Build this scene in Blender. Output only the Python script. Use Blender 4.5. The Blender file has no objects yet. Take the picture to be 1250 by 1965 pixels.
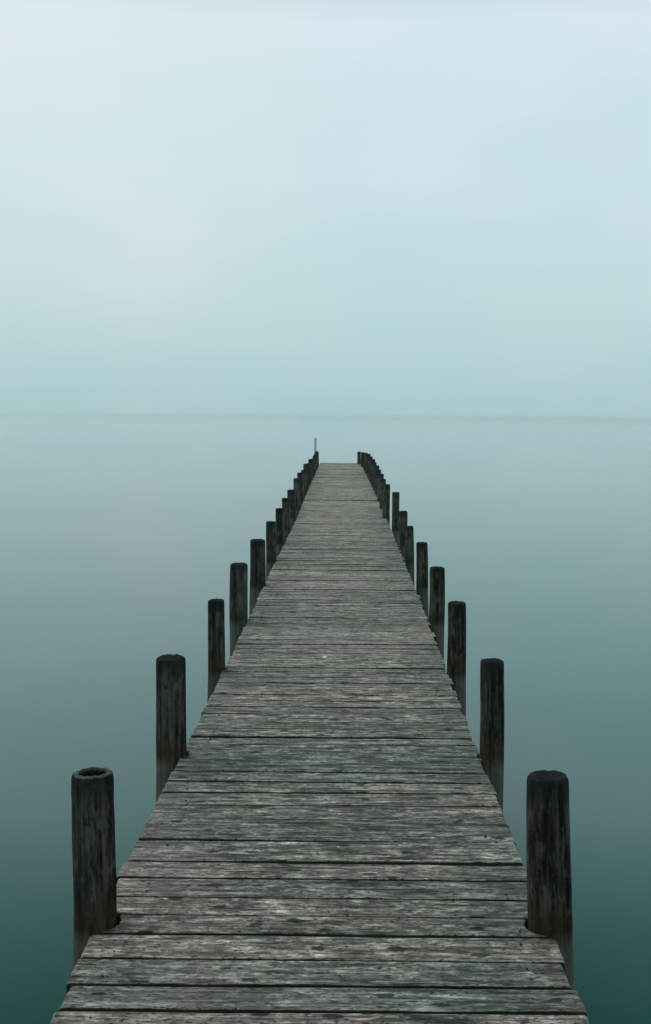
import bpy, bmesh, math, random
from mathutils import Vector, Matrix, noise

S = bpy.context.scene
COL = S.collection
rnd = random.Random(7)

# ------------------------------------------------------------------ camera
DECK_Z = 0.62            # deck top above the water (water is z = 0)
H = 1.70                 # eye height above the deck
FPX = 3800.0 / H         # focal length in pixels of the 1965 px high photo
cam_d = bpy.data.cameras.new("camera")
cam = bpy.data.objects.new("camera", cam_d)
COL.objects.link(cam)
cam.location = (0, 0, DECK_Z + H)
ROLL = math.radians(.5)     # the horizon dips to the right
cam.rotation_euler = (math.radians(90), -ROLL, 0)
cam_d.sensor_width = 36
cam_d.lens = FPX / 1965 * 36
cam_d.shift_x = -31 / 1965
cam_d.shift_y = -185 / 1965
cam_d.clip_start = 0.05
cam_d.clip_end = 20000
S.camera = cam

# ------------------------------------------------------------------ sky / world
SUN_EL, SUN_AZ = math.radians(48), math.radians(-35)      # azimuth from +Y towards -X
W = bpy.data.worlds.new("World")
S.world = W
W.use_nodes = True
nt = W.node_tree
nt.nodes.clear()
def N(tree, t, **kw):
    n = tree.nodes.new(t)
    for k, v in kw.items():
        if k.startswith('i_'):
            n.inputs[k[2:].replace('_', ' ')].default_value = v
        else:
            setattr(n, k, v)
    return n
def ramp(tree, pts, interp='LINEAR'):
    r = tree.nodes.new('ShaderNodeValToRGB')
    e = r.color_ramp.elements
    r.color_ramp.interpolation = interp
    while len(e) > 1:
        e.remove(e[-1])
    e[0].position = pts[0][0]
    e[0].color = (*pts[0][1], 1) if len(pts[0][1]) == 3 else pts[0][1]
    for p, c in pts[1:]:
        q = e.new(p)
        q.color = (*c, 1) if len(c) == 3 else c
    return r
def g3(v):
    return (v, v, v)
out = N(nt, 'ShaderNodeOutputWorld')
bg = N(nt, 'ShaderNodeBackground')
tc = N(nt, 'ShaderNodeTexCoord')
sep = N(nt, 'ShaderNodeSeparateXYZ')
nt.links.new(tc.outputs['Generated'], sep.inputs[0])
sky_ramp = ramp(nt, [
    (0.000, (.430, .612, .645)),
    (0.040, (.470, .650, .685)),
    (0.100, (.545, .715, .750)),
    (0.200, (.600, .770, .810)),
    (0.320, (.668, .803, .860)),
    (0.380, (.450, .600, .630)),
    (0.455, (.185, .290, .285)),  # dark band added above the view to dim reflections in near water
    (0.600, (.380, .500, .520)),
    (1.000, (.700, .790, .830))])
nt.links.new(sep.outputs['Z'], sky_ramp.inputs[0])
mp = N(nt, 'ShaderNodeMapping')
mp.inputs['Scale'].default_value = (1.0, 1.0, 1.7)
nt.links.new(tc.outputs['Generated'], mp.inputs[0])
n1 = N(nt, 'ShaderNodeTexNoise')
n1.inputs['Scale'].default_value = 4.2
n1.inputs['Detail'].default_value = 3
n1.inputs['Roughness'].default_value = .45
nt.links.new(mp.outputs[0], n1.inputs['Vector'])
cl = ramp(nt, [(.30, (.93, .985, .98)), (.50, (1.0, 1.0, 1.0)), (.68, (1.10, 1.02, 1.045))])
nt.links.new(n1.outputs['Fac'], cl.inputs[0])
mul = N(nt, 'ShaderNodeMix', data_type='RGBA', blend_type='MULTIPLY')
mul.inputs[0].default_value = 1
nt.links.new(sky_ramp.outputs[0], mul.inputs[6])
nt.links.new(cl.outputs[0], mul.inputs[7])
sky = N(nt, 'ShaderNodeTexSky', sky_type='NISHITA')
sky.sun_disc = False
sky.sun_elevation = SUN_EL
sky.sun_rotation = SUN_AZ
sky.dust_density = 4
skm = N(nt, 'ShaderNodeMix', data_type='RGBA', blend_type='MULTIPLY')
skm.inputs[0].default_value = 1
skm.inputs[7].default_value = (.08, .08, .08, 1)
nt.links.new(sky.outputs[0], skm.inputs[6])
mx = N(nt, 'ShaderNodeMix', data_type='RGBA')
mx.inputs[0].default_value = .05
mp2 = N(nt, 'ShaderNodeMapping')
mp2.inputs['Scale'].default_value = (1.6, 1.6, 22.0)
nt.links.new(tc.outputs['Generated'], mp2.inputs[0])
n2 = N(nt, 'ShaderNodeTexNoise')
n2.inputs['Scale'].default_value = 1.3
n2.inputs['Detail'].default_value = 4
n2.inputs['Distortion'].default_value = .4
nt.links.new(mp2.outputs[0], n2.inputs['Vector'])
bd = ramp(nt, [(.34, (.988, .995, .995)), (.52, (1.0, 1.0, 1.0)), (.70, (1.012, 1.005, 1.003))])
nt.links.new(n2.outputs['Fac'], bd.inputs[0])
mul2 = N(nt, 'ShaderNodeMix', data_type='RGBA', blend_type='MULTIPLY')
mul2.inputs[0].default_value = 1
nt.links.new(mul.outputs[2], mul2.inputs[6])
nt.links.new(bd.outputs[0], mul2.inputs[7])
# a paler bank of cloud, up and to the left
dp = N(nt, 'ShaderNodeVectorMath', operation='DOT_PRODUCT')
pc = Vector((-math.sin(math.radians(13)), math.cos(math.radians(13)), math.tan(math.radians(15)))).normalized()
dp.inputs[1].default_value = pc
nt.links.new(tc.outputs['Generated'], dp.inputs[0])
pr = N(nt, 'ShaderNodeMapRange', interpolation_type='SMOOTHSTEP')
pr.inputs[1].default_value = .972
pr.inputs[2].default_value = .998
nt.links.new(dp.outputs['Value'], pr.inputs[0])
mul3 = N(nt, 'ShaderNodeMix', data_type='RGBA', blend_type='MULTIPLY')
nt.links.new(pr.outputs[0], mul3.inputs[0])
nt.links.new(mul2.outputs[2], mul3.inputs[6])
mul3.inputs[7].default_value = (1.09, 1.025, 1.02, 1)
nt.links.new(mul3.outputs[2], mx.inputs[6])
nt.links.new(skm.outputs[2], mx.inputs[7])
nt.links.new(mx.outputs[2], bg.inputs[0])
bg.inputs[1].default_value = 1.0
nt.links.new(bg.outputs[0], out.inputs[0])

sd = bpy.data.lights.new("sun", 'SUN')
sd.energy = 1.0
sd.angle = math.radians(30)
sd.color = (1, .97, .93)
sun = bpy.data.objects.new("sun", sd)
COL.objects.link(sun)
sun.location = (0, 0, 30)
dirv = Vector((math.sin(SUN_AZ) * math.cos(SUN_EL), math.cos(SUN_AZ) * math.cos(SUN_EL), math.sin(SUN_EL)))
sun.rotation_euler = dirv.to_track_quat('Z', 'Y').to_euler()

S.view_settings.view_transform = 'Standard'
S.view_settings.look = 'None'
S.view_settings.gamma = 1
S.view_settings.exposure = 0
S.cycles.volume_bounces = 2

# ------------------------------------------------------------------ helpers
def link(name, me, mats, parent=None):
    o = bpy.data.objects.new(name, me)
    COL.objects.link(o)
    for m in mats:
        me.materials.append(m)
    if parent:
        o.parent = parent
    return o
def mesh(name, verts, faces, smooth=False):
    me = bpy.data.meshes.new(name)
    me.from_pydata(verts, [], faces)
    me.update()
    if smooth:
        me.polygons.foreach_set('use_smooth', [True] * len(me.polygons))
    return me
def new_mat(name):
    m = bpy.data.materials.new(name)
    m.use_nodes = True
    t = m.node_tree
    t.nodes.clear()
    o = t.nodes.new('ShaderNodeOutputMaterial')
    b = t.nodes.new('ShaderNodeBsdfPrincipled')
    t.links.new(b.outputs[0], o.inputs[0])
    return m, t, b, o
class G:
    """small node-graph helper"""
    def __init__(s, t): s.t = t
    def l(s, a, b): s.t.links.new(a, b)
    def noise(s, vec, scale, detail=4, rough=.55, dist=0, w=None):
        n = s.t.nodes.new('ShaderNodeTexNoise')
        if w is not None:
            n.noise_dimensions = '4D'
            s.l(w, n.inputs['W'])
        n.inputs['Scale'].default_value = scale
        n.inputs['Detail'].default_value = detail
        n.inputs['Roughness'].default_value = rough
        n.inputs['Distortion'].default_value = dist
        s.l(vec, n.inputs['Vector'])
        return n.outputs['Fac']
    def map(s, vec, sc):
        n = s.t.nodes.new('ShaderNodeMapping')
        n.inputs['Scale'].default_value = sc
        s.l(vec, n.inputs[0])
        return n.outputs[0]
    def rng(s, v, a, b, c=0., d=1.):
        n = s.t.nodes.new('ShaderNodeMapRange')
        s.l(v, n.inputs[0])
        for i, x in enumerate((a, b, c, d)):
            n.inputs[i + 1].default_value = x
        return n.outputs[0]
    def m(s, op, a, b=None):
        n = s.t.nodes.new('ShaderNodeMath'); n.operation = op
        for i, x in enumerate((a, b)):
            if x is None: continue
            if isinstance(x, (int, float)): n.inputs[i].default_value = x
            else: s.l(x, n.inputs[i])
        return n.outputs[0]
    def mix(s, f, a, b, mode='MIX'):
        n = s.t.nodes.new('ShaderNodeMix'); n.data_type = 'RGBA'; n.blend_type = mode
        for i, x in ((0, f), (6, a), (7, b)):
            if isinstance(x, (int, float)): n.inputs[i].default_value = x
            elif isinstance(x, tuple): n.inputs[i].default_value = (*x, 1)
            else: s.l(x, n.inputs[i])
        return n.outputs[2]
    def bump(s, h, dist, strength=1, nrm=None):
        n = s.t.nodes.new('ShaderNodeBump')
        n.inputs['Distance'].default_value = dist
        n.inputs['Strength'].default_value = strength
        s.l(h, n.inputs['Height'])
        if nrm: s.l(nrm, n.inputs['Normal'])
        return n.outputs[0]

# ------------------------------------------------------------------ materials
# weathered deck boards
m_deck, t, b, _ = new_mat('weathered_boards')
g = G(t)
tcn = t.nodes.new('ShaderNodeTexCoord'); P = tcn.outputs['Object']
uvn = t.nodes.new('ShaderNodeSeparateXYZ'); g.l(tcn.outputs['UV'], uvn.inputs[0]); V = uvn.outputs['Y']; U = uvn.outputs['X']
geo = t.nodes.new('ShaderNodeNewGeometry'); R = geo.outputs['Random Per Island']
Wv = g.m('MULTIPLY', R, 37.)
grain = g.noise(g.map(P, (4.2, 36, 8)), 1, 6, .62, .35, Wv)
fibre = g.noise(g.map(P, (9, 190, 30)), 1, 3, .6, .1, Wv)
blot = g.noise(g.map(P, (3.0, 8.5, 3)), 1, 5, .62, .4, Wv)
grit = g.noise(g.map(P, (17, 46, 30)), 1, 4, .7, .3, Wv)
big = g.noise(g.map(P, (.9, .55, 1)), 1, 3, .5)
mott = g.noise(g.map(P, (13, 27, 10)), 1, 7, .72, .9, Wv)
c = g.mix(g.rng(grain, .38, .64), (.045, .048, .044), (.50, .475, .435))
c = g.mix(g.m('MULTIPLY', g.rng(mott, .51, .58), .60), c, (.032, .040, .034))
c = g.mix(g.m('MULTIPLY', g.rng(mott, .45, .38), .30), c, (.60, .58, .54))
c = g.mix(g.m('MULTIPLY', g.rng(blot, .52, .70), .45), c, (.050, .062, .054))
c = g.mix(g.m('MULTIPLY', g.rng(blot, .44, .30), .45), c, (.45, .44, .41))
c = g.mix(g.rng(fibre, .50, .34, 0, .65), c, (.035, .040, .038))
# pale raised flecks
fl = g.m('MULTIPLY', g.rng(grit, .55, .60), g.rng(grain, .42, .58))
c = g.mix(g.m('MULTIPLY', fl, .7), c, (.80, .80, .76))
c = g.mix(g.m('MULTIPLY', g.rng(grit, .44, .39), .9), c, (.03, .035, .033))
# per board tone
tone = t.nodes.new('ShaderNodeValToRGB')
e = tone.color_ramp.elements; e[0].color = (.76, .80, .76, 1); e[1].color = (1.52, 1.38, 1.28, 1)
g.l(R, tone.inputs[0])
c = g.mix(1., c, tone.outputs[0], 'MULTIPLY')
R2 = g.m('FRACT', g.m('MULTIPLY', R, 17.3))
hue = t.nodes.new('ShaderNodeValToRGB')
e = hue.color_ramp.elements; e[0].color = (.90, 1.02, .95, 1); e[1].color = (1.07, .98, .96, 1)
g.l(g.m('ADD', g.m('MULTIPLY', R2, .6), g.rng(g.noise(g.map(P, (1.2, 1.6, 1)), 1, 2, .5), .35, .65, 0, .4)), hue.inputs[0])
c = g.mix(1., c, hue.outputs[0], 'MULTIPLY')
# boards are coloured paler towards the outer end of the pier
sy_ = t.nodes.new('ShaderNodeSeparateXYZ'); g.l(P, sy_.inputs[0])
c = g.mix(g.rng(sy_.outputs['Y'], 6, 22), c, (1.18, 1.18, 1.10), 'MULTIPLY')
# green algae, patchy and stronger near the board ends
ends = g.rng(g.m('ABSOLUTE', g.m('SUBTRACT', U, .5)), .22, .5)
alg = g.m('MULTIPLY', g.rng(g.noise(g.map(P, (1.6, 1.3, 1)), 1, 5, .65), .42, .62), g.m('ADD', g.m('MULTIPLY', ends, .75), .12))
c = g.mix(alg, c, g.mix(g.rng(grain, .35, .6), (.030, .048, .036), (.165, .200, .160)))
c = g.mix(g.m('MULTIPLY', g.rng(big, .50, .64), .35), c, (.44, .355, .32))
# board edges: worn pale arrises and dirt
edge = g.m('ABSOLUTE', g.m('SUBTRACT', V, .5))
wear = g.m('MULTIPLY', g.rng(edge, .455, .478), g.rng(g.noise(g.map(P, (3.5, 3.5, 3)), 1, 3, .6, 0, Wv), .46, .56))
c = g.mix(g.m('MULTIPLY', wear, .7), c, (.60, .60, .57))
# damp stain round the feet of the posts
at = t.nodes.new('ShaderNodeAttribute'); at.attribute_name = 'damp'
stn = g.m('MULTIPLY', at.outputs['Fac'], g.rng(g.noise(g.map(P, (22, 22, 20)), 1, 4, .6), .36, .58))
c = g.mix(g.m('MULTIPLY', stn, .9), c, (.030, .034, .018))
# knots
vor = t.nodes.new('ShaderNodeTexVoronoi'); vor.inputs['Scale'].default_value = 1; vor.voronoi_dimensions = '2D'
wv = g.t.nodes.new('ShaderNodeVectorMath'); wv.operation = 'ADD'
cb = t.nodes.new('ShaderNodeCombineXYZ'); g.l(Wv, cb.inputs[0])
g.l(g.map(P, (3.6, 7.2, 1)), wv.inputs[0]); g.l(cb.outputs[0], wv.inputs[1])
g.l(wv.outputs[0], vor.inputs['Vector'])
vs = t.nodes.new('ShaderNodeSeparateColor'); g.l(vor.outputs['Color'], vs.inputs[0])
kn = g.m('MULTIPLY', g.rng(g.m('ADD', vor.outputs['Distance'], g.m('MULTIPLY', g.m('SUBTRACT', grit, .5), .25)), .11, .08), g.m('GREATER_THAN', vs.outputs[0], .35))
pits = g.noise(g.map(P, (48, 120, 60)), 1, 2, .5, 0, Wv)
c = g.mix(g.rng(pits, .43, .37, 0, .9), c, (.030, .035, .032))
line = g.noise(g.map(P, (2.4, 80, 8)), 1, 3, .5, .15, Wv)
c = g.mix(g.rng(line, .40, .35, 0, .6), c, (.028, .034, .030))
c = g.mix(g.rng(line, .61, .66, 0, .4), c, (.66, .65, .62))
c = g.mix(g.m('MULTIPLY', kn, .9), c, (.014, .016, .015))
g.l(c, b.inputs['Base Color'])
g.l(g.rng(blot, .35, .65, .75, .55), b.inputs['Roughness'])
b.inputs['Specular IOR Level'].default_value = .2
hgt = g.m('ADD', g.m('MULTIPLY', grain, 1.0), g.m('ADD', g.m('MULTIPLY', fibre, .45), g.m('MULTIPLY', grit, .35)))
hgt = g.m('SUBTRACT', hgt, g.m('MULTIPLY', kn, .5))
hgt = g.m('SUBTRACT', hgt, g.rng(line, .42, .36, 0, .6))
hgt = g.m('SUBTRACT', hgt, g.m('MULTIPLY', g.rng(mott, .46, .60), .5))
g.l(g.bump(hgt, .013, 1.), b.inputs['Normal'])

# dark rotting posts
m_post, t, b, _ = new_mat('dark_wet_post')
g = G(t)
tcn = t.nodes.new('ShaderNodeTexCoord'); P = tcn.outputs['Object']
oi = t.nodes.new('ShaderNodeObjectInfo'); R = oi.outputs['Random']; Wv = g.m('MULTIPLY', R, 61.)
sp = t.nodes.new('ShaderNodeSeparateXYZ'); g.l(P, sp.inputs[0]); Z = sp.outputs['Z']
uvs = t.nodes.new('ShaderNodeSeparateXYZ'); g.l(tcn.outputs['UV'], uvs.inputs[0]); DT = uvs.outputs['Y']  # metres below the top
streak = g.noise(g.map(P, (38, 38, 2.2)), 1, 5, .62, .4, Wv)
fib = g.noise(g.map(P, (150, 150, 9)), 1, 3, .6, 0, Wv)
bl = g.noise(g.map(P, (9, 9, 4)), 1, 5, .6, .3, Wv)
side = g.noise(g.map(P, (7, 7, .6)), 1, 2, .5, 0, Wv)
c = g.mix(g.rng(streak, .43, .60), (.007, .008, .007), (.092, .088, .070))
c = g.mix(g.m('MULTIPLY', g.rng(side, .50, .60), .75), c, g.mix(g.rng(streak, .35, .6), (.030, .034, .026), (.155, .150, .122)))
c = g.mix(g.rng(fib, .48, .36, 0, .7), c, (.006, .007, .008))
c = g.mix(g.m('MULTIPLY', g.rng(bl, .55, .70), .6), c, (.022, .032, .022))
mot = g.noise(g.map(P, (30, 30, 14)), 1, 5, .7, .4, Wv)
c = g.mix(g.m('MULTIPLY', g.rng(mot, .53, .62), .45), c, (.15, .148, .125))
c = g.mix(g.rng(mot, .45, .39, 0, .7), c, (.006, .007, .006))
# blackened head of the post
c = g.mix(g.m('MULTIPLY', g.rng(g.m('ADD', DT, g.m('MULTIPLY', bl, .10)), .15, .06), .8), c, (.009, .012, .014))
# moss and rusty algae round the foot (z = 0 is deck level in the post's own space)
foot = g.m('MULTIPLY', g.rng(g.m('ADD', g.m('ABSOLUTE', g.m('SUBTRACT', Z, .02)), g.m('MULTIPLY', bl, .12)), .15, .07), .85)
ftc = g.mix(g.rng(R, .25, .75), (.060, .034, .012), (.024, .028, .011))
c = g.mix(g.m('MULTIPLY', foot, g.rng(fib, .35, .55, .2, .85)), c, ftc)
# grey, drier wood below the deck
c = g.mix(g.rng(Z, .0, -.06, 0, .85), c, g.mix(streak, (.04, .042, .034), (.24, .23, .19)))
g.l(c, b.inputs['Base Color'])
b.inputs['Roughness'].default_value = .8
b.inputs['Specular IOR Level'].default_value = .12
g.l(g.bump(g.m('ADD', streak, g.m('ADD', g.m('MULTIPLY', fib, .6), g.m('MULTIPLY', mot, .5))), .026, 1.), b.inputs['Normal'])

m_core, t, b, _ = new_mat('rotten_end_grain')
g = G(t)
tcn = t.nodes.new('ShaderNodeTexCoord'); P = tcn.outputs['Object']
v = g.noise(P, 60, 4, .6)
g.l(g.mix(v, (.002, .003, .004), (.014, .016, .016)), b.inputs['Base Color'])
b.inputs['Roughness'].default_value = .85
b.inputs['Specular IOR Level'].default_value = .15
g.l(g.bump(v, .01, 1), b.inputs['Normal'])

m_rim, t, b, _ = new_mat('grey_end_grain')
g = G(t)
tcn = t.nodes.new('ShaderNodeTexCoord'); P = tcn.outputs['Object']
v = g.noise(P, 90, 4, .6)
g.l(g.mix(v, (.008, .010, .010), (.065, .07, .068)), b.inputs['Base Color'])
b.inputs['Roughness'].default_value = .75
g.l(g.bump(v, .006, 1), b.inputs['Normal'])

m_beam, t, b, _ = new_mat('dark_beam_wood')
g = G(t)
tcn = t.nodes.new('ShaderNodeTexCoord'); P = tcn.outputs['Object']
v = g.noise(g.map(P, (6, 6, 40)), 1, 5, .6)
g.l(g.mix(v, (.015, .018, .016), (.07, .068, .058)), b.inputs['Base Color'])
b.inputs['Roughness'].default_value = .8
g.l(g.bump(v, .006, 1), b.inputs['Normal'])

m_side, t, b, _ = new_mat('gap_shade_board_side')  # board sides coloured dark, painting shade into the gaps
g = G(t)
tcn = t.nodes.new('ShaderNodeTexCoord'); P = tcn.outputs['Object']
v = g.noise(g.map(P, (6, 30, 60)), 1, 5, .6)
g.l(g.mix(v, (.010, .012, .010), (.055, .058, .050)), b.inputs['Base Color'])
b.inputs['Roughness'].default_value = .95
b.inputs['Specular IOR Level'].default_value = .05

m_nail, t, b, _ = new_mat('rusty_nail')
b.inputs['Base Color'].default_value = (.020, .016, .014, 1)
b.inputs['Roughness'].default_value = .7
b.inputs['Metallic'].default_value = .3

m_pole, t, b, _ = new_mat('pale_grey_pole')
g = G(t)
tcn = t.nodes.new('ShaderNodeTexCoord')
v = g.noise(tcn.outputs['Object'], 20, 3, .6)
g.l(g.mix(v, (.42, .48, .50), (.55, .60, .62)), b.inputs['Base Color'])
b.inputs['Roughness'].default_value = .5

m_white, t, b, _ = new_mat('white_scrap')
b.inputs['Base Color'].default_value = (.72, .72, .70, 1)
b.inputs['Roughness'].default_value = .8

# long-exposure lake: smooth, faintly streaked
m_water, t, b, o_ = new_mat('still_lake_water')
t.nodes.remove(b)
g = G(t)
tcn = t.nodes.new('ShaderNodeTexCoord'); P = tcn.outputs['Object']
wn = g.noise(g.map(P, (.10, .17, 1)), 1, 3, .5, .4)
wp = g.noise(g.map(P, (.30, .42, 1)), 1, 2, .5, .4)
body = g.mix(g.rng(wn, .35, .65), (.001, .042, .034), (.002, .056, .049))
body = g.mix(g.rng(wp, .52, .70, 0, .6), body, (.006, .042, .030))
w2 = g.noise(g.map(P, (.35, 1.1, 1)), 1, 3, .5)
nrm = g.bump(w2, .01, .05)
df = t.nodes.new('ShaderNodeBsdfDiffuse'); g.l(body, df.inputs['Color'])
gl = t.nodes.new('ShaderNodeBsdfGlossy')
gl.inputs['Roughness'].default_value = .035
g.l(nrm, gl.inputs['Normal'])
fr = t.nodes.new('ShaderNodeFresnel'); fr.inputs['IOR'].default_value = 1.42
ms = t.nodes.new('ShaderNodeMixShader')
g.l(g.mix(g.rng(fr.outputs[0], .05, .70), g.mix(g.rng(wn, .35, .65), (.68, .97, .94), (.80, .99, .96)), (1., 1., 1.)), gl.inputs['Color'])
g.l(fr.outputs[0], ms.inputs[0]); g.l(df.outputs[0], ms.inputs[1]); g.l(gl.outputs[0], ms.inputs[2])
g.l(ms.outputs[0], o_.inputs['Surface'])

# ------------------------------------------------------------------ water
def disc(r, z, rings, seg=96):
    v = [(0, 0, z)]; f = []
    rs = [r * ((i + 1) / rings) ** 3 for i in range(rings)]
    for rr in rs:
        for k in range(seg):
            a = 2 * math.pi * k / seg
            v.append((rr * math.cos(a), rr * math.sin(a), z))
    for k in range(seg):
        f.append((0, 1 + k, 1 + (k + 1) % seg))
    for i in range(rings - 1):
        for k in range(seg):
            a = 1 + i * seg + k; b2 = 1 + i * seg + (k + 1) % seg
            f.append((a, a + seg, b2 + seg, b2))
    return v, f
v, f = disc(5000, 0, 14)
water = link('lake_water', mesh('lake_water', v, f), [m_water])
water['kind'] = 'structure'

# ------------------------------------------------------------------ the pier
pier = bpy.data.objects.new('pier', None)
COL.objects.link(pier)
pier.empty_display_size = .5
pier['label'] = 'long narrow weathered grey plank pier with dark round posts running out over still misty water'
pier['category'] = 'pier'

# plan of the deck edges, read as (pixels below the horizon, left, right) in units of H
EDGE = [(2400, -.480, .413), (1168, -.480, .4125), (1000, -.4805, .411), (840, -.4815, .408), (743, -.479, .408), (621, -.470, .409),
        (551, -.468, .412), (449, -.460, .420), (377, -.459, .426), (293, -.457, .430), (254, -.447, .434),
        (202, -.437, .436), (135, -.452, .430), (97, -.450, .400), (90, -.447, .380)]
EZ = [(3800 / d, (a + ROLL) * H, (b2 + ROLL) * H) for d, a, b2 in EDGE]
def edge_at(y):
    if y <= EZ[0][0]: return EZ[0][1], EZ[0][2]
    for (y0, a0, b0), (y1, a1, b1) in zip(EZ, EZ[1:]):
        if y <= y1:
            s = (y - y0) / (y1 - y0)
            return a0 + (a1 - a0) * s, b0 + (b1 - b0) * s
    return EZ[-1][1], EZ[-1][2]
END_Y = 3800 / 91.0
START_Y = -3.0

# posts: x (in H), radius (in H), y of the top in the photo (None: standard height)
LP = [(-.486, .0415, 1485), (-.503, .044, 1262), (-.493, .033, 1152), (-.504, .043, 1082), (-.495, .046, 1036),
      (-.484, .034, 1001), (-.484, .035, 976), (-.489, .036, 956), (-.490, .040, 940), (-.485, .036, 918),
      (-.487, .038, 907), (-.485, .036, 902), (-.490, .038, 890), (-.485, .036, 889), (-.482, .037, 881), (-.480, .036, 880),
      (-.480, .037, 875), (-.482, .036, 871), (-.488, .037, 868), (-.505, .038, 866)]
RP = [(.411, .0415, 1482), (.443, .0350, 1263), (.451, .0370, 1153), (.466, .038, 1086), (.474, .034, 1039),
      (.466, .031, 1008), (.484, .033, 979), (.475, .034, 943), (.435, .036, 928), (.445, .036, 918),
      (.455, .038, 908), (.468, .036, 900), (.478, .037, 892), (.482, .036, 886), (.490, .037, 880), (.485, .036, 875),
      (.475, .037, 870), (.455, .037, 868), (.415, .037, 867), (.358, .038, 866)]
posts = []      # x, y, r, height, side, n
for side, tab in ((-1, LP), (1, RP)):
    for n in range(-3, 20):
        y = 3800 * (1.028e-3 + .51e-3 * n)
        if n < 0:
            k, r, top = (-.488 if side < 0 else .415) + rnd.uniform(-.01, .01), .040, None
        else:
            k, r, top = tab[n]
        hh = H * (1 - (top - 797) / (3800 / y)) if top else .5 + rnd.uniform(-.03, .03)
        posts.append(((k + ROLL) * H, y, r * H, hh, side, n))

def make_post(x, y, r, hh, side, n):
    sd = rnd.random() * 100
    near = n < 6
    seg = 56 if near else 24
    top_drop = .30 * r
    zs = [-1.6, -.9]
    z = -.5
    step = .02 if n < 4 else .05
    while z < hh - top_drop - .01:
        zs.append(z); z += step
    prof = [(zz, 1.0) for zz in zs]
    prof += [(hh - top_drop, .995), (hh - top_drop * .55, .975), (hh - top_drop * .25, .93), (hh - .003, .85), (hh, .78)]
    hollow = (side < 0 and n == 0)
    if hollow:
        prof += [(hh - .001, .72), (hh - .010, .68), (hh - .07, .60), (hh - .16, .5), (hh - .165, .2)]
    else:
        prof += [(hh - .004, .62), (hh - .010, .40), (hh - .013, .18)]
    n_side = len(zs) + 2
    verts = []; faces = []
    cut = [(rnd.uniform(0, 2 * math.pi), rnd.uniform(.02, .05), rnd.uniform(.10, .22), rnd.uniform(-.1, .3), rnd.uniform(.15, .5)) for _ in range(9)]
    for zz, s in prof:
        for k in range(seg):
            a = 2 * math.pi * k / seg
            ca, sa = math.cos(a), math.sin(a)
            lump = noise.noise(Vector((ca * 1.1 + sd, sa * 1.1, zz * 1.3))) * .07 \
                 + noise.noise(Vector((ca * 3.3, sa * 3.3 + sd, zz * 3.0))) * .035 \
                 + noise.noise(Vector((ca * 10, sa * 10 + sd, zz * 2.5))) * .030
            for ca0, wd, dp, z0, ln in cut:       # long drying cracks
                wob = .10 * noise.noise(Vector((zz * 5, ca0, sd)))
                da = abs((a - ca0 - wob + math.pi) % (2 * math.pi) - math.pi)
                if da < wd * 2.5 and abs(zz - z0) < ln:
                    lump -= dp * max(0, 1 - da / (wd * 2.5)) * (1 - abs(zz - z0) / ln)
            if zz > hh - .08: lump += .03 * noise.noise(Vector((ca * 5 + sd, sa * 5, 3)))
            rr = r * s * (1.02 + lump - .04 * max(0, zz) / hh)
            zt = zz
            if zz > hh - .03:
                zt += .005 * noise.noise(Vector((ca * 2.5, sa * 2.5, sd)))
            bx = .006 * noise.noise(Vector((sd, zz * 2.2, 0))) if near else 0
            by = .006 * noise.noise(Vector((sd + 30, zz * 2.2, 0))) if near else 0
            verts.append((rr * ca + bx, rr * sa + by, zt))
    rows = len(prof)
    for i in range(rows - 1):
        for k in range(seg):
            a0 = i * seg + k; b0 = i * seg + (k + 1) % seg
            faces.append((a0, b0, b0 + seg, a0 + seg))
    verts.append((0, 0, prof[-1][0] - .003)); ci = len(verts) - 1
    for k in range(seg):
        faces.append(((rows - 1) * seg + k, (rows - 1) * seg + (k + 1) % seg, ci))
    me = mesh('post', verts, faces, True)
    uv = me.uv_layers.new(name='UVMap')
    for p in me.polygons:
        for li in p.loop_indices:
            co = me.vertices[me.loops[li].vertex_index].co
            uv.data[li].uv = (math.atan2(co.y, co.x) / (2 * math.pi), max(0, hh - co.z))
    o = link('post', me, [m_post, m_core, m_rim], pier)
    for i, p in enumerate(me.polygons):
        row = i // seg
        if i >= (rows - 1) * seg: p.material_index = 1
        elif hollow and row >= n_side and row < n_side + 4: p.material_index = 2
        elif row >= n_side + 2: p.material_index = 1
    o.location = (x, y, DECK_Z)
    # the nearest posts lean a little
    lean = {(-1, 0): (0, -.016), (1, 0): (0, -.020), (-1, 2): (0, .006), (1, 1): (0, .010)}.get((side, n), (rnd.uniform(-.02, .02), rnd.uniform(-.018, .018)))
    o.rotation_euler = (lean[0], lean[1] - ROLL, 0)
    return o
for p in posts:
    po = make_post(*p)
    if p[4] < 0 and p[5] == 0: po['label'] = 'nearest left post with a hollow dark top and rusty moss at its foot'

# boards -------------------------------------------------------------
gaps_px = [1942, 1890, 1841, 1793, 1757, 1722, 1687, 1653, 1612, 1571, 1546, 1521, 1500, 1480, 1455, 1430]
near_y = [3800 / (g_ - 797) for g_ in gaps_px]
ys = []
y = near_y[0]
back = []
while y > START_Y:
    y -= rnd.uniform(.15, .168); back.append(y)
ys = back[::-1] + near_y
while ys[-1] < END_Y:
    ys.append(ys[-1] + rnd.choice([.138, .15, .155, .16, .165, .175]) + rnd.uniform(-.004, .004))

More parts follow.
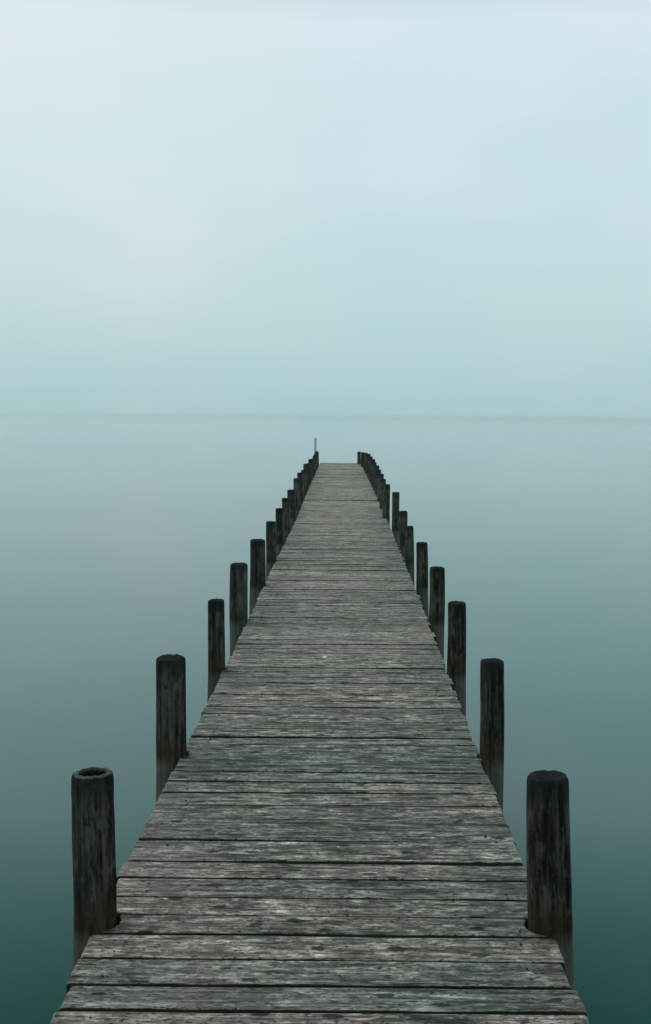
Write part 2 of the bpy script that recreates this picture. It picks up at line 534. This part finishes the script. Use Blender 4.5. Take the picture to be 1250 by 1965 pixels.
V_, F_, UV_, MI_ = [], [], [], []
def post_notch(yy, side, x):
    for (px, py, r, hh, s, n) in posts:
        if s == side and abs(yy - py) < r + .012:
            Rr = r * 1.05 + .010
            d = Rr * Rr - (yy - py) ** 2
            if d > 0:
                q = math.sqrt(d)
                if side < 0: x = max(x, px + q)
                else: x = min(x, px - q)
    return x
def board(y0, y1, idx):
    th = .042
    skew0 = rnd.uniform(-.004, .004); skew1 = rnd.uniform(-.004, .004)
    dz = rnd.gauss(0, .0013); tilt = rnd.gauss(0, .0020); roll = rnd.gauss(0, .0016)
    near = 0 < y0 < 12
    hg0 = rnd.uniform(.005, .0085); hg1 = rnd.uniform(.005, .0085)
    ym = .5 * (y0 + y1)
    l, r = edge_at(ym)
    l += rnd.gauss(0, .004); r += rnd.gauss(0, .006)
    notched = any(abs(p[1] - ym) < p[2] + .012 + (y1 - y0) / 2 and abs(p[5]) < 8 for p in posts)
    vv = [0, .02, .05, .12, .25, .38, .5, .62, .75, .88, .95, .98, 1]
    if notched: vv = sorted(set(vv + [i / 24 for i in range(25)]))
    nc = 46 if near else 16
    uu = [0, .003, .008] + [i / nc for i in range(1, nc)] + [.992, .997, 1]
    base = len(V_)
    sd = rnd.random() * 200
    for j, v_ in enumerate(vv):
        for i, u_ in enumerate(uu):
            yy = y0 + hg0 + skew0 * (u_ - .5) + (y1 - hg1 + skew1 * (u_ - .5) - y0 - hg0 - skew0 * (u_ - .5)) * v_
            xl = post_notch(yy, -1, l + .004 * noise.noise(Vector((sd, yy * 30, 0))))
            xr = post_notch(yy, 1, r + .004 * noise.noise(Vector((sd, yy * 30, 5))))
            xx = xl + (xr - xl) * u_
            e_ = min(v_, 1 - v_) * (y1 - y0); eu = min(u_, 1 - u_) * (xr - xl)
            if v_ in (0, 1):
                yy += (1 if v_ == 0 else -1) * (.0025 * (1 + noise.noise(Vector((xx * 6, sd, v_)))) + .0035 * max(0, noise.noise(Vector((xx * 19, sd, v_ + 3)))))
            z = DECK_Z + dz + tilt * (v_ - .5) * 2 + roll * (u_ - .5) * 2
            z -= .0045 * max(0, 1 - e_ / .007) ** 2 + .005 * max(0, 1 - eu / .010) ** 2
            z -= .0018 * (1 - (2 * v_ - 1) ** 2)                        # cupped
            z += .0016 * noise.noise(Vector((xx * 2.5, yy * 18, sd)))
            if near: z += .0012 * noise.noise(Vector((xx * 9, yy * 60, sd)))
            V_.append((xx, yy, z)); UV_.append((u_, v_))
    nu, nv = len(uu), len(vv)
    for j in range(nv - 1):
        for i in range(nu - 1):
            a = base + j * nu + i
            F_.append((a, a + 1, a + 1 + nu, a + nu)); MI_.append(0)
    loop = [base + i for i in range(nu)] + [base + j * nu + nu - 1 for j in range(1, nv)] + \
           [base + (nv - 1) * nu + i for i in range(nu - 2, -1, -1)] + [base + j * nu for j in range(nv - 2, 0, -1)]
    b0 = len(V_)
    for q in loop:
        x_, y_, z_ = V_[q]
        V_.append((x_, y_, DECK_Z - th)); UV_.append(UV_[q])
    m = len(loop)
    for i in range(m):
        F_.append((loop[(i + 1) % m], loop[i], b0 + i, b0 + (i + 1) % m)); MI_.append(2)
    F_.append(tuple(b0 + i for i in range(m - 1, -1, -1))); MI_.append(0)
    # nail heads over the three stringers
    if near or y0 < 20:
        for u_ in (.075, .925):
            for v_ in (.27, .73):
                if rnd.random() < .6: continue
                cx = l + (r - l) * u_ + rnd.gauss(0, .008); cy = y0 + (y1 - y0) * v_ + rnd.gauss(0, .006)
                zt = DECK_Z + dz + .0015
                k0 = len(V_)
                rr = rnd.uniform(.003, .0045)
                for k in range(8):
                    V_.append((cx + rr * math.cos(k * math.pi / 4), cy + rr * math.sin(k * math.pi / 4), zt)); UV_.append((.5, .5))
                for k in range(8):
                    V_.append((cx + rr * 1.1 * math.cos(k * math.pi / 4), cy + rr * 1.1 * math.sin(k * math.pi / 4), zt - .01)); UV_.append((.5, .5))
                F_.append(tuple(k0 + k for k in range(8))); MI_.append(1)
                for k in range(8):
                    F_.append((k0 + (k + 1) % 8, k0 + k, k0 + 8 + k, k0 + 8 + (k + 1) % 8)); MI_.append(1)
for i, (a, b2) in enumerate(zip(ys, ys[1:])):
    board(a, b2, i)
me = mesh('deck', V_, F_, True)
uv = me.uv_layers.new(name='UVMap')
for li, lp in enumerate(me.loops):
    uv.data[li].uv = UV_[lp.vertex_index]
damp = me.attributes.new('damp', 'FLOAT', 'POINT')
vals = []
for x_, y_, z_ in V_:
    d_ = min((math.hypot(x_ - p[0], (y_ - p[1]) * .8) - p[2] for p in posts if abs(p[1] - y_) < .3), default=1)
    vals.append(max(0., min(1., 1 - d_ / .075)))
damp.data.foreach_set('value', vals)
me.polygons.foreach_set('material_index', MI_)
me.set_sharp_from_angle(angle=math.radians(50))
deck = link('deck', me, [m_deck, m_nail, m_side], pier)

# stringers under the boards
def strip_beam(fn, half, z0, z1, name):
    v, f = [], []
    pts = [START_Y + (END_Y - .1 - START_Y) * i / 40 for i in range(41)]
    for y_ in pts:
        x_ = fn(y_)
        for dx, zz in ((-half, z0), (half, z0), (half, z1), (-half, z1)):
            v.append((x_ + dx, y_, zz))
    for i in range(40):
        for k in range(4):
            a = i * 4 + k; b_ = i * 4 + (k + 1) % 4
            f.append((a, a + 4, b_ + 4, b_))
    f.append((0, 1, 2, 3)); f.append((163, 162, 161, 160))
    return link(name, mesh(name, v, f), [m_beam], pier)
zt = DECK_Z - .044
strip_beam(lambda y_: edge_at(y_)[0] + .17, .035, zt - .16, zt, 'stringer')
strip_beam(lambda y_: sum(edge_at(y_)) / 2, .035, zt - .16, zt, 'stringer')
strip_beam(lambda y_: edge_at(y_)[1] - .17, .035, zt - .16, zt, 'stringer')
left = [p for p in posts if p[4] < 0]; right = [p for p in posts if p[4] > 0]
for a, b2 in zip(left, right):
    y_ = a[1]; x0, x1 = a[0] + a[2] * .5, b2[0] - b2[2] * .5
    z1 = zt - .163; z0 = z1 - .15
    v = [(x, y_ + dy, z) for x in (x0, x1) for dy, z in ((-.045, z0), (.045, z0), (.045, z1), (-.045, z1))]
    f = [(0, 1, 2, 3), (7, 6, 5, 4)] + [(k, k + 4, (k + 1) % 4 + 4, (k + 1) % 4) for k in range(4)]
    link('cross_beam', mesh('cross_beam', v, f), [m_beam], pier)

# ------------------------------------------------------------------ slim pole at the far end
px = (606 - 656) / 93 * H; py = 3800 / 93 + .12
seg = 12
v, f = [], []
prof = [(-1.6, .045), (0.0, .045), (.50, .042), (.52, .042), (.86, .036), (.875, .042), (.90, .042), (.915, .02)]
for z, r in prof:
    for k in range(seg):
        a = 2 * math.pi * k / seg
        v.append((r * math.cos(a), r * math.sin(a), z))
for i in range(len(prof) - 1):
    for k in range(seg):
        f.append((i * seg + k, i * seg + (k + 1) % seg, (i + 1) * seg + (k + 1) % seg, (i + 1) * seg + k))
f.append(tuple((len(prof) - 1) * seg + k for k in range(seg)))
pole = link('thin_pole', mesh('thin_pole', v, f, True), [m_pole])
pole.location = (px, py, DECK_Z)
pole['label'] = 'thin pale grey pole rising above the last left post at the pier end'
pole['category'] = 'pole'

# ------------------------------------------------------------------ scrap on the boards
sx, sy = (627.5 - 656) / 466 * H, 3800 / 465
bm = bmesh.new()
pts = []
for k in range(14):
    a = 2 * math.pi * k / 14
    r = 1 + .25 * noise.noise(Vector((math.cos(a) * 2, math.sin(a) * 2, 4)))
    pts.append((.020 * r * math.cos(a), .026 * r * math.sin(a)))
top = [bm.verts.new((x * .8, y * .8, .006 + .003 * math.sin(i * 2.1))) for i, (x, y) in enumerate(pts)]
bot = [bm.verts.new((x, y, 0)) for x, y in pts]
ctr = bm.verts.new((0, 0, .010))
for i in range(14):
    j = (i + 1) % 14
    bm.faces.new((bot[i], bot[j], top[j], top[i])); bm.faces.new((top[i], top[j], ctr))
bm.faces.new(bot[::-1])
me = bpy.data.meshes.new('white_fleck'); bm.to_mesh(me); bm.free()
fl = link('white_fleck', me, [m_white])
fl.location = (sx, sy, DECK_Z + .001)
fl['label'] = 'small white fleck lying on the boards in the middle of the pier deck'
fl['category'] = 'fleck'

# ------------------------------------------------------------------ mist over the water
hz = 5100; z0, z1 = -1.0, DECK_Z + H + .9
v = [(x, y, z) for z in (z0, z1) for x, y in ((-hz, -hz), (hz, -hz), (hz, hz), (-hz, hz))]
f = [(3, 2, 1, 0), (4, 5, 6, 7), (0, 1, 5, 4), (1, 2, 6, 5), (2, 3, 7, 6), (3, 0, 4, 7)]
m_haze = bpy.data.materials.new('mist')
m_haze.use_nodes = True
t = m_haze.node_tree; t.nodes.clear()
o = t.nodes.new('ShaderNodeOutputMaterial'); pv = t.nodes.new('ShaderNodeVolumePrincipled')
pv.inputs['Color'].default_value = (.95, 1.0, 1.0, 1)
pv.inputs['Anisotropy'].default_value = .8
pv.inputs['Density'].default_value = .0006
t.links.new(pv.outputs[0], o.inputs['Volume'])
haze = link('haze', mesh('haze', v, f), [m_haze])
haze['kind'] = 'stuff'
